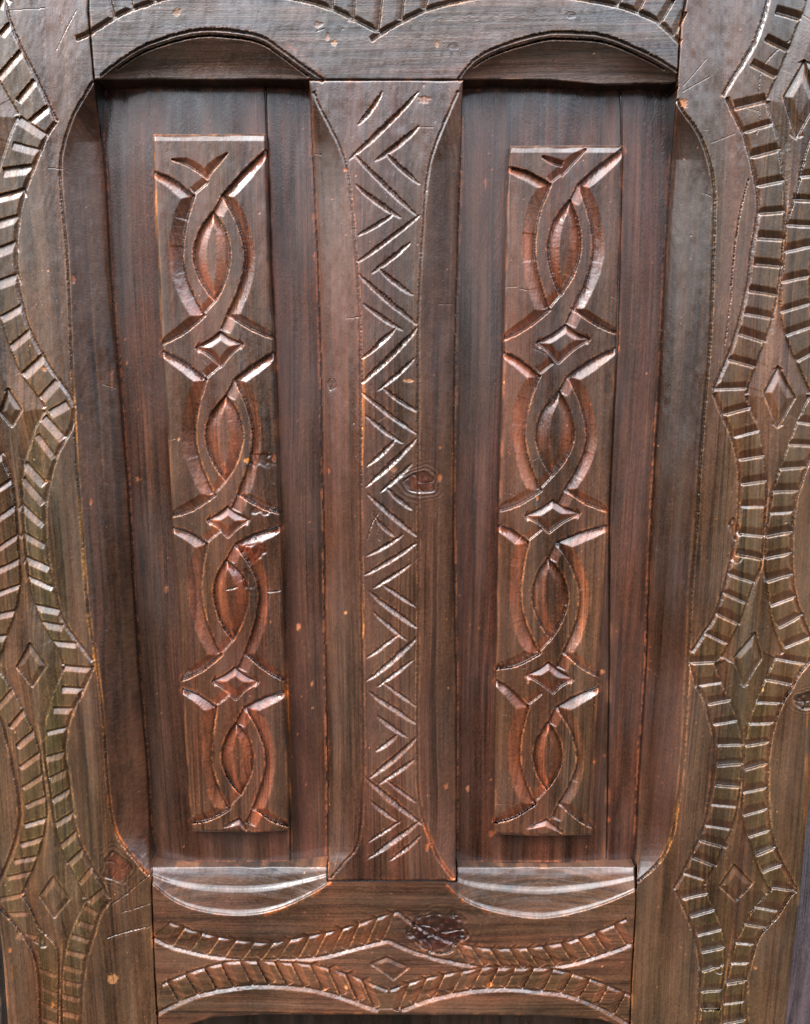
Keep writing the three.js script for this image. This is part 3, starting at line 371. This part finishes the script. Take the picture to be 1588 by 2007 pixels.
// ---------------------------------------------------------------- wood materials
const TW = 1024, TH = 2048;                                       // grain sheets: 0.36 m across the grain, 0.9 m along it
const colT = new Uint8Array(TW * TH * 4), bumpT = new Uint8Array(TW * TH * 4), rouT = new Uint8Array(TW * TH * 4);
for (let y = 0; y < TH; y++) for (let x = 0; x < TW; x++) {
  const u = x / TW, v = y / TH, wob = pnoise(u * 5, v * 3, 5, 3, 1) * 0.05 + pnoise(u * 14, v * 8, 14, 8, 2) * 0.006;
  const uu = u + wob, f = (s, a, b) => pnoise(uu * a, v * b, a, b, s);
  const broad = f(3, 9, 2), mid = f(4, 34, 5), fine = f(5, 130, 10), hair = f(6, 420, 26), ringv = (u + wob * 1.6 + 0.02 * pnoise(u * 3, v * 2, 3, 2, 9)) * 34 + 5 * pnoise(u * 7, v * 2, 7, 2, 19);
  const rl = ringv - Math.floor(ringv), ring = Math.pow(rl, 3) * smooth(1, 0.93, rl) * (0.4 + 0.6 * f(8, 20, 3));
  let t = 0.09 + 0.40 * broad + 0.48 * mid + 0.40 * fine + 0.38 * hair - 0.2 * ring + 0.16 * (pnoise(u * 40, v * 60, 40, 60, 17) - 0.5) + 0.3 * (pnoise(u * 300, v * 420, 300, 420, 18) - 0.5);
  t = 0.42 + (t - 0.72) * 0.72; t *= 1 - 0.5 * smooth(0.68, 0.85, f(31, 230, 5)) * smooth(0.4, 0.7, f(33, 16, 3)); t += 0.22 * smooth(0.78, 0.9, f(32, 280, 8)); t = clamp(t, 0.04, 1);
  const red = 0.5 * f(10, 12, 2) + 0.7 * f(11, 40, 3) - 0.1, o = (y * TW + x) * 4;
  const lin = [t * (0.92 + 0.34 * red), t * (0.99 - 0.05 * red), t * (0.9 - 0.02 * red)];
  for (let c = 0; c < 3; c++) colT[o + c] = Math.round(255 * Math.pow(clamp(lin[c]), 1 / 2.2));
  colT[o + 3] = 255;
  const pore = hair > 0.8 && fine > 0.45 ? 0.35 : 0, grit = pnoise(u * 500, v * 900, 500, 900, 13);
  const ridge = smooth(0.72, 0.9, f(20, 60, 4)) * (pnoise(u * 300, v * 300, 300, 300, 21) - 0.3);
  const b = clamp(0.46 + 0.42 * ridge + 0.34 * (fine - 0.5) + 0.22 * (hair - 0.5) - 0.2 * ring - pore * 0.5 + 0.2 * (grit - 0.5) + 0.3 * (pnoise(u * 70, v * 90, 70, 90, 15) - 0.5));
  bumpT[o] = bumpT[o + 1] = bumpT[o + 2] = Math.round(255 * b); bumpT[o + 3] = 255;
  const r = clamp(0.35 + 0.32 * (pnoise(u * 10, v * 14, 10, 14, 16) - 0.5) + 0.22 * (mid - 0.5) + 0.2 * (grit - 0.5) + 0.15 * ring, 0.2, 0.75);
  rouT[o] = Math.round(255 * clamp(0.55 + 0.5 * smooth(0.3, 0.62, 0.6 * pnoise(u * 7, v * 11, 7, 11, 51) + 0.4 * pnoise(u * 22, v * 30, 22, 30, 52)) - 0.25 * grit)); rouT[o + 1] = Math.round(255 * r); rouT[o + 2] = 0; rouT[o + 3] = 255;
}
function tex(d, srgb) { const t = new THREE.DataTexture(d, TW, TH, THREE.RGBAFormat); t.wrapS = t.wrapT = THREE.RepeatWrapping; t.magFilter = THREE.LinearFilter; t.minFilter = THREE.LinearMipmapLinearFilter; t.generateMipmaps = true; if (srgb) t.colorSpace = THREE.SRGBColorSpace; t.needsUpdate = true; return t; }
const mapC = tex(colT, true), mapB = tex(bumpT), mapR = tex(rouT);
const wood = new THREE.MeshPhysicalMaterial({ name: 'varnished_wood', color: new THREE.Color().setRGB(0.103, 0.051, 0.029), map: mapC, bumpMap: mapB, bumpScale: 0.00042, roughness: 1, roughnessMap: mapR, metalness: 0, vertexColors: true, clearcoat: 1, clearcoatMap: mapR, clearcoatRoughness: 0.16, side: THREE.DoubleSide });
const greyWood = new THREE.MeshPhysicalMaterial({ name: 'grey_wood', color: new THREE.Color().setRGB(0.12, 0.115, 0.125), map: mapC, bumpMap: mapB, bumpScale: 0.0004, roughness: 1, roughnessMap: mapR, vertexColors: true, clearcoat: 0.2, clearcoatRoughness: 0.35, side: THREE.DoubleSide });

// ---------------------------------------------------------------- boards
const sampleAt = (a, px, py) => { const x = clamp(px + OX, 0, W - 2), y = clamp(py + OY, 0, H - 2), xi = Math.floor(x), yi = Math.floor(y), u = x - xi, v = y - yi, k = yi * W + xi; return lerp(lerp(a[k], a[k + 1], u), lerp(a[k + W], a[k + W + 1], u), v); };
const near = (px, py) => (clamp(Math.round(py) + OY, 0, H - 1)) * W + clamp(Math.round(px) + OX, 0, W - 1);
const BASE_Y = -0.72;
let boardNo = 0;
// L, R: edge polylines (x by y); T, B: polylines (y by x); z: face plane in sheet units below the door face; carved: whether the sheet is used
function board({ L, R, T, B, z = 0, step = 1.6, carved = true, paint = false, across = false, round = 4, depth = 60, tint = [1, 1, 1], lite = 0, extra }) {
  const no = boardNo++, ym = (fx(T, 800) + fx(B, 800)) / 2;
  let wMax = 0; for (let i = 0; i <= 8; i++) { const y = lerp(fx(T, 800), fx(B, 800), i / 8); wMax = Math.max(wMax, fy(R, y) - fy(L, y)); }
  const nx = Math.max(4, Math.ceil(wMax / step)), ny = Math.max(4, Math.ceil((fx(B, fy(L, ym)) - fx(T, fy(L, ym))) / step));
  const n = (nx + 1) * (ny + 1), pos = new Float32Array(n * 3), nor = new Float32Array(n * 3), col = new Float32Array(n * 3), uv = new Float32Array(n * 2), px = new Float32Array(n), py = new Float32Array(n);
  const ou = hash(no, 3, 5), ov = hash(no, 4, 6), p = [0, 0, 0], pa = [0, 0, 0], pb = [0, 0, 0];
  const height = (x, y, el) => { let h = carved ? sampleAt(hgt, x, y) : 1.6 * (noise(x * 0.02, y * 0.004, 100 + no) - 0.5) + 1.1 * (noise(x * 0.055, y * 0.003, 110 + no) - 0.5) + 0.6 * (noise(x * 0.09, y * 0.012, 120 + no) - 0.5); if (extra) h += extra(x, y); const r = round * (0.55 + 0.9 * noise(x * 0.03, y * 0.03, 140)); if (el < r) { const q = r - Math.max(0, el); h -= r - Math.sqrt(Math.max(0, r * r - q * q)); } return h; };
  const edge = (x, y) => Math.min(x - fy(L, y), fy(R, y) - x, y - fx(T, x), fx(B, x) - y);
  const P = (x, y, o) => at(x, y, (z + height(x, y, edge(x, y))) * U, o);
  for (let j = 0; j <= ny; j++) for (let i = 0; i <= nx; i++) {
    const k = j * (nx + 1) + i, u = i / nx, v = j / ny;
    let y = lerp(fx(T, 800), fx(B, 800), v), x = lerp(fy(L, y), fy(R, y), u); y = lerp(fx(T, x), fx(B, x), v); x = lerp(fy(L, y), fy(R, y), u);
    px[k] = x; py[k] = y;
    P(x, y, p); pos.set([p[0], p[1] - BASE_Y, p[2]], k * 3);
    const e = 0.8, x0 = Math.max(x - e, fy(L, y)), x1 = Math.min(x + e, fy(R, y)), y0 = Math.max(y - e, fx(T, x)), y1 = Math.min(y + e, fx(B, x));
    P(x0, y, pa); P(x1, y, pb); const ax = pb[0] - pa[0], ay = pb[1] - pa[1], az = pb[2] - pa[2];
    P(x, y0, pa); P(x, y1, pb); const bx = pb[0] - pa[0], by = pb[1] - pa[1], bz = pb[2] - pa[2];
    let cx = by * az - bz * ay, cy = bz * ax - bx * az, cz = bx * ay - by * ax; const l = Math.hypot(cx, cy, cz) * Math.sign(cz) || 1;
    nor.set([cx / l, cy / l, cz / l], k * 3);
    const dz = (p[2] - z * U) * 0.7; uv.set(across ? [(p[1] + dz) / 0.36 + ou, p[0] / 0.9 + ov] : [(p[0] + dz) / 0.36 + ou, p[1] / 0.9 + ov], k * 2);
    const q = near(x, y), blot = 0.62 + 0.5 * noise(x * 0.014, y * 0.004, 160 + no) + 0.3 * noise(x * 0.035, y * 0.012, 165 + no) , red = noise(x * 0.02, y * 0.003, 180 + no), el = edge(x, y);
    const we = smooth(7, 1, el) * smooth(0.5, 0.8, noise(x * 0.06, y * 0.025, 190));
    const st = carved ? 1 : 0.7 + 0.65 * noise(x * 0.075, y * 0.0035, 210 + no); const c = carved || paint ? [tr[q] * st, tg[q] * st, tb[q] * st] : [st, st, st];
    col.set([c[0] * tint[0] * blot * (0.92 + 0.2 * red) * (1 + we * 1.5), c[1] * tint[1] * blot * (1.02 - 0.06 * red) * (1 + we * 1.25), c[2] * tint[2] * blot * (1.02 - 0.1 * red) * (1 + we * 0.9)], k * 3);
  }
  const cells = new Map(), push = (id, a, b, c, d) => { if (!cells.has(id)) cells.set(id, []); cells.get(id).push(a, c, b, b, c, d); };
  for (let j = 0; j < ny; j++) for (let i = 0; i < nx; i++) { const k = j * (nx + 1) + i, id = carved ? region[near((px[k] + px[k + nx + 2]) / 2, (py[k] + py[k + nx + 2]) / 2)] : 0; push(id, k, k + 1, k + nx + 1, k + nx + 2); }
  return { pos, nor, col, uv, cells, nx, ny, depth, px, py };
}
function geometry(b, ids, skirts) {
  const map = new Int32Array(b.px.length).fill(-1), order = [], index = [];
  for (const id of ids) for (const v of b.cells.get(id) || []) { if (map[v] < 0) { map[v] = order.length; order.push(v); } index.push(map[v]); }
  const pos = [], nor = [], col = [], uv = [];
  for (const v of order) { for (let c = 0; c < 3; c++) { pos.push(b.pos[v * 3 + c]); nor.push(b.nor[v * 3 + c]); col.push(b.col[v * 3 + c]); } uv.push(b.uv[v * 2], b.uv[v * 2 + 1]); }
  if (skirts) {
    const run = (list, n) => { const s = pos.length / 3; list.forEach((v) => { for (let f = 0; f < 3; f++) { const dz = [0, 0.15, 1][f] * b.depth * U; pos.push(b.pos[v * 3], b.pos[v * 3 + 1], b.pos[v * 3 + 2] - dz); nor.push(...n); for (let c = 0; c < 3; c++) col.push(b.col[v * 3 + c] * (n[1] > 0 ? 1 : 0.5)); uv.push(b.uv[v * 2] + n[0] * dz / 0.36, b.uv[v * 2 + 1] + n[1] * dz / 0.9 + (n[0] ? 0 : dz)); } });  // side and under faces at half colour: shade painted in, top faces kept
      for (let i = 0; i < list.length - 1; i++) for (let f = 0; f < 2; f++) { const a = s + i * 3 + f, c = a + 3; index.push(a, c, a + 1, c, c + 1, a + 1); } };
    const row = (j) => Array.from({ length: b.nx + 1 }, (_, i) => j * (b.nx + 1) + i), colm = (i) => Array.from({ length: b.ny + 1 }, (_, j) => j * (b.nx + 1) + i);
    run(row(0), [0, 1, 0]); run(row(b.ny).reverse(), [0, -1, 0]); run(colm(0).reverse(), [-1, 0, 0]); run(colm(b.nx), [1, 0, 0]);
  }
  const g = new THREE.BufferGeometry();
  g.setAttribute('position', new THREE.Float32BufferAttribute(pos, 3)); g.setAttribute('normal', new THREE.Float32BufferAttribute(nor, 3));
  g.setAttribute('color', new THREE.Float32BufferAttribute(col, 3)); g.setAttribute('uv', new THREE.Float32BufferAttribute(uv, 2)); g.setIndex(index);
  return g;
}
function mesh(name, g, parent, m = wood) { const o = new THREE.Mesh(g, m); o.name = name; o.castShadow = o.receiveShadow = true; parent.add(o); return o; }
// groups: which regions become sub-parts, and their names; the rest is the board itself
function part(name, spec, parent, subs = {}, m = wood) {
  const b = board(spec), found = Object.keys(subs).filter((id) => b.cells.get(+id)).map((id) => [id, pieces(b, +id)]);
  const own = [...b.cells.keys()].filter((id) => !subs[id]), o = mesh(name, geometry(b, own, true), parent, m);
  for (const [id, list] of found) for (const cells of list) { b.cells.set(999, cells); mesh(subs[id], geometry(b, [999], false), o, m); }
  b.cells.delete(999);
  return o;
}
function pieces(b, id) {                                           // cells of one region, taken apart into connected pieces
  const list = b.cells.get(id), nc = list.length / 6, w = b.nx + 1, where = new Map();
  for (let c = 0; c < nc; c++) where.set(list[c * 6], c);
  const seen = new Uint8Array(nc), out = [];
  for (let c = 0; c < nc; c++) if (!seen[c]) {
    const todo = [c], got = []; seen[c] = 1;
    while (todo.length) { const q = todo.pop(), k = list[q * 6]; for (let e = 0; e < 6; e++) got.push(list[q * 6 + e]); for (const m of [k - 1, k + 1, k - w, k + w]) { const z = where.get(m); if (z !== undefined && !seen[z]) { seen[z] = 1; todo.push(z); } } }
    out.push(got);
  }
  const big = out.filter((g) => g.length >= 6 * 60), rest = out.filter((g) => g.length < 6 * 60);
  for (const r of rest) { if (!b.cells.has(0)) b.cells.set(0, []); for (const v of r) b.cells.get(0).push(v); }   // crumbs stay with the board
  return big;
}
const flat = (y) => [[-400, y], [2400, y]], shift = (p, d) => p.map(([x, y]) => [x + d, y]);

const door = new THREE.Group(); door.name = 'carved_door'; door.position.set(0, BASE_Y, 0);
door.userData = { label: 'dark brown carved wooden door with two recessed panels, knotwork strips and a zigzag centre bar', category: 'door', kind: 'thing' };
scene.add(door);

const EDGE_L = pairs([-70, -60, -70, 1300, -52, 1400, -30, 1580, -9, 1760, 3, 1842, 9, 1912, 16, 2007, 23, 2070]);
const EDGE_R = pairs([1664, -60, 1664, 760, 1628, 1100, 1600, 1400, 1582, 1605, 1573, 1705, 1560, 1827, 1549, 1916, 1542, 1994, 1535, 2070]);
part('stile', { L: EDGE_L, R: shift(STILE_A_EDGE, -0.8), T: flat(-60), B: flat(2060), tint: [0.88, 1.0, 0.92] }, door, { 1: 'notched_band', 2: 'notched_band', 3: 'carved_diamond' });
part('stile', { L: shift(STILE_B_EDGE, 0.8), R: EDGE_R, T: flat(-60), B: flat(2060), tint: [0.82, 0.92, 0.85] }, door, { 1: 'notched_band', 2: 'notched_band', 3: 'carved_diamond' });
part('rail', { L: shift(STILE_A_EDGE, 1.4), R: shift(STILE_B_EDGE, -1.4), T: flat(-58), B: [[100, 156.5], [1000, 156.5], [1090, 158], [1190, 167], [1300, 165], [1340, 160]], across: true, tint: [0.8, 0.95, 1.1] }, door, { 1: 'notched_band' }).userData.label = 'rail with two shallow arched coves along its lower edge';
part('rail', { L: shift(STILE_A_EDGE, 1.4), R: shift(STILE_B_EDGE, -1.4), T: flat(1698), B: [[290, 2036], [312, 2030], [370, 2008], [420, 1993], [520, 1988], [1060, 1990], [1180, 1998], [1240, 2024], [1260, 2030]], across: true, tint: [1.0, 0.98, 0.95], extra: (x, y) => y < 1727 && x > 641 && x < 896 ? -54 : 0 }, door, { 1: 'notched_band', 2: 'notched_band', 3: 'carved_diamond' }).userData.label = 'rail carved with two notched bands round a small diamond';
part('mullion', { L: MULLION_L, R: MULLION_R, T: flat(157.5), B: flat(1726), tint: [0.88, 0.83, 0.85] }, door, { 5: 'zigzag_cut' });
const PZ = -62, panelSide = { z: PZ, step: 3.2, carved: false, paint: true, depth: 14, round: 3 };  // panel tints run low: recess shading is put into the colour
part('panel_board', { ...panelSide, L: [[130, 90], [225, 1770]], R: shift(SEAM_A, -0.5), T: flat(96), B: flat(1752), tint: [0.76, 0.66, 0.7] }, door);
part('panel_board', { ...panelSide, L: shift(SEAM_A, 0.7), R: [[680, 90], [690, 1770]], T: flat(96), B: flat(1752), z: PZ - 4, tint: [0.76, 0.66, 0.7] }, door);
part('panel_board', { ...panelSide, L: [[850, 90], [850, 1770]], R: shift(SEAM_B, -0.8), T: flat(96), B: flat(1752), tint: [0.76, 0.66, 0.7] }, door);
part('panel_board', { ...panelSide, L: shift(SEAM_B, 1.2), R: [[1400, 90], [1310, 1770]], T: flat(96), B: flat(1752), z: PZ + 2, tint: [0.76, 0.66, 0.7] }, door);
part('carved_strip', { L: STRIP_A_L, R: STRIP_A_R, T: [[290, 263], [530, 262]], B: [[370, 1629], [430, 1631], [500, 1632], [570, 1627]], extra: (x, y) => -0.42 * Math.max(0, 14 - (y - 262)), z: PZ + 27, depth: 28, round: 7, tint: [0.95, 0.86, 0.82] }, door, { 1: 'eye_motif', 2: 'carved_diamond' });
part('carved_strip', { L: STRIP_B_L, R: STRIP_B_R, T: [[990, 286], [1230, 284]], B: [[960, 1635], [1060, 1639], [1170, 1636]], extra: (x, y) => -0.42 * Math.max(0, 14 - (y - 285)), z: PZ + 27, depth: 28, round: 7, tint: [0.95, 0.88, 0.82] }, door, { 1: 'eye_motif', 2: 'carved_diamond' });
part('panel_board', { L: [[180, 1900], [200, 2100]], R: [[1380, 1900], [1370, 2100]], T: flat(1900), B: flat(2075), z: PZ, step: 5, carved: false, depth: 14, tint: [0.3, 0.36, 0.4] }, door);  // shade below the rail is put into this dark tint

const frame = new THREE.Group(); frame.name = 'door_frame'; frame.position.set(0, BASE_Y, 0);
frame.userData = { label: 'plain grey brown frame posts just behind the outer edges of the carved door', category: 'door frame', kind: 'thing' };
scene.add(frame);
part('post', { L: [[1500, -60], [1480, 2100]], R: [[1800, -60], [1780, 2100]], T: flat(-60), B: flat(2075), z: -22, step: 6, carved: false, depth: 60, tint: [1, 1, 1.05] }, frame, {}, greyWood);
part('post', { L: [[-260, -60], [-220, 2100]], R: [[-30, -60], [-12, 1500], [4, 2007], [6, 2100]], T: flat(-60), B: flat(2075), z: -40, step: 6, carved: false, depth: 60, tint: [0.8, 0.7, 0.6] }, frame, {}, greyWood);

// ---------------------------------------------------------------- draw
const renderer = new THREE.WebGLRenderer({ antialias: true });
renderer.setSize(810, 1024);
renderer.shadowMap.enabled = true; renderer.shadowMap.type = THREE.PCFSoftShadowMap;
renderer.toneMapping = THREE.LinearToneMapping; renderer.toneMappingExposure = EXPOSURE;
renderer.render(scene, camera);
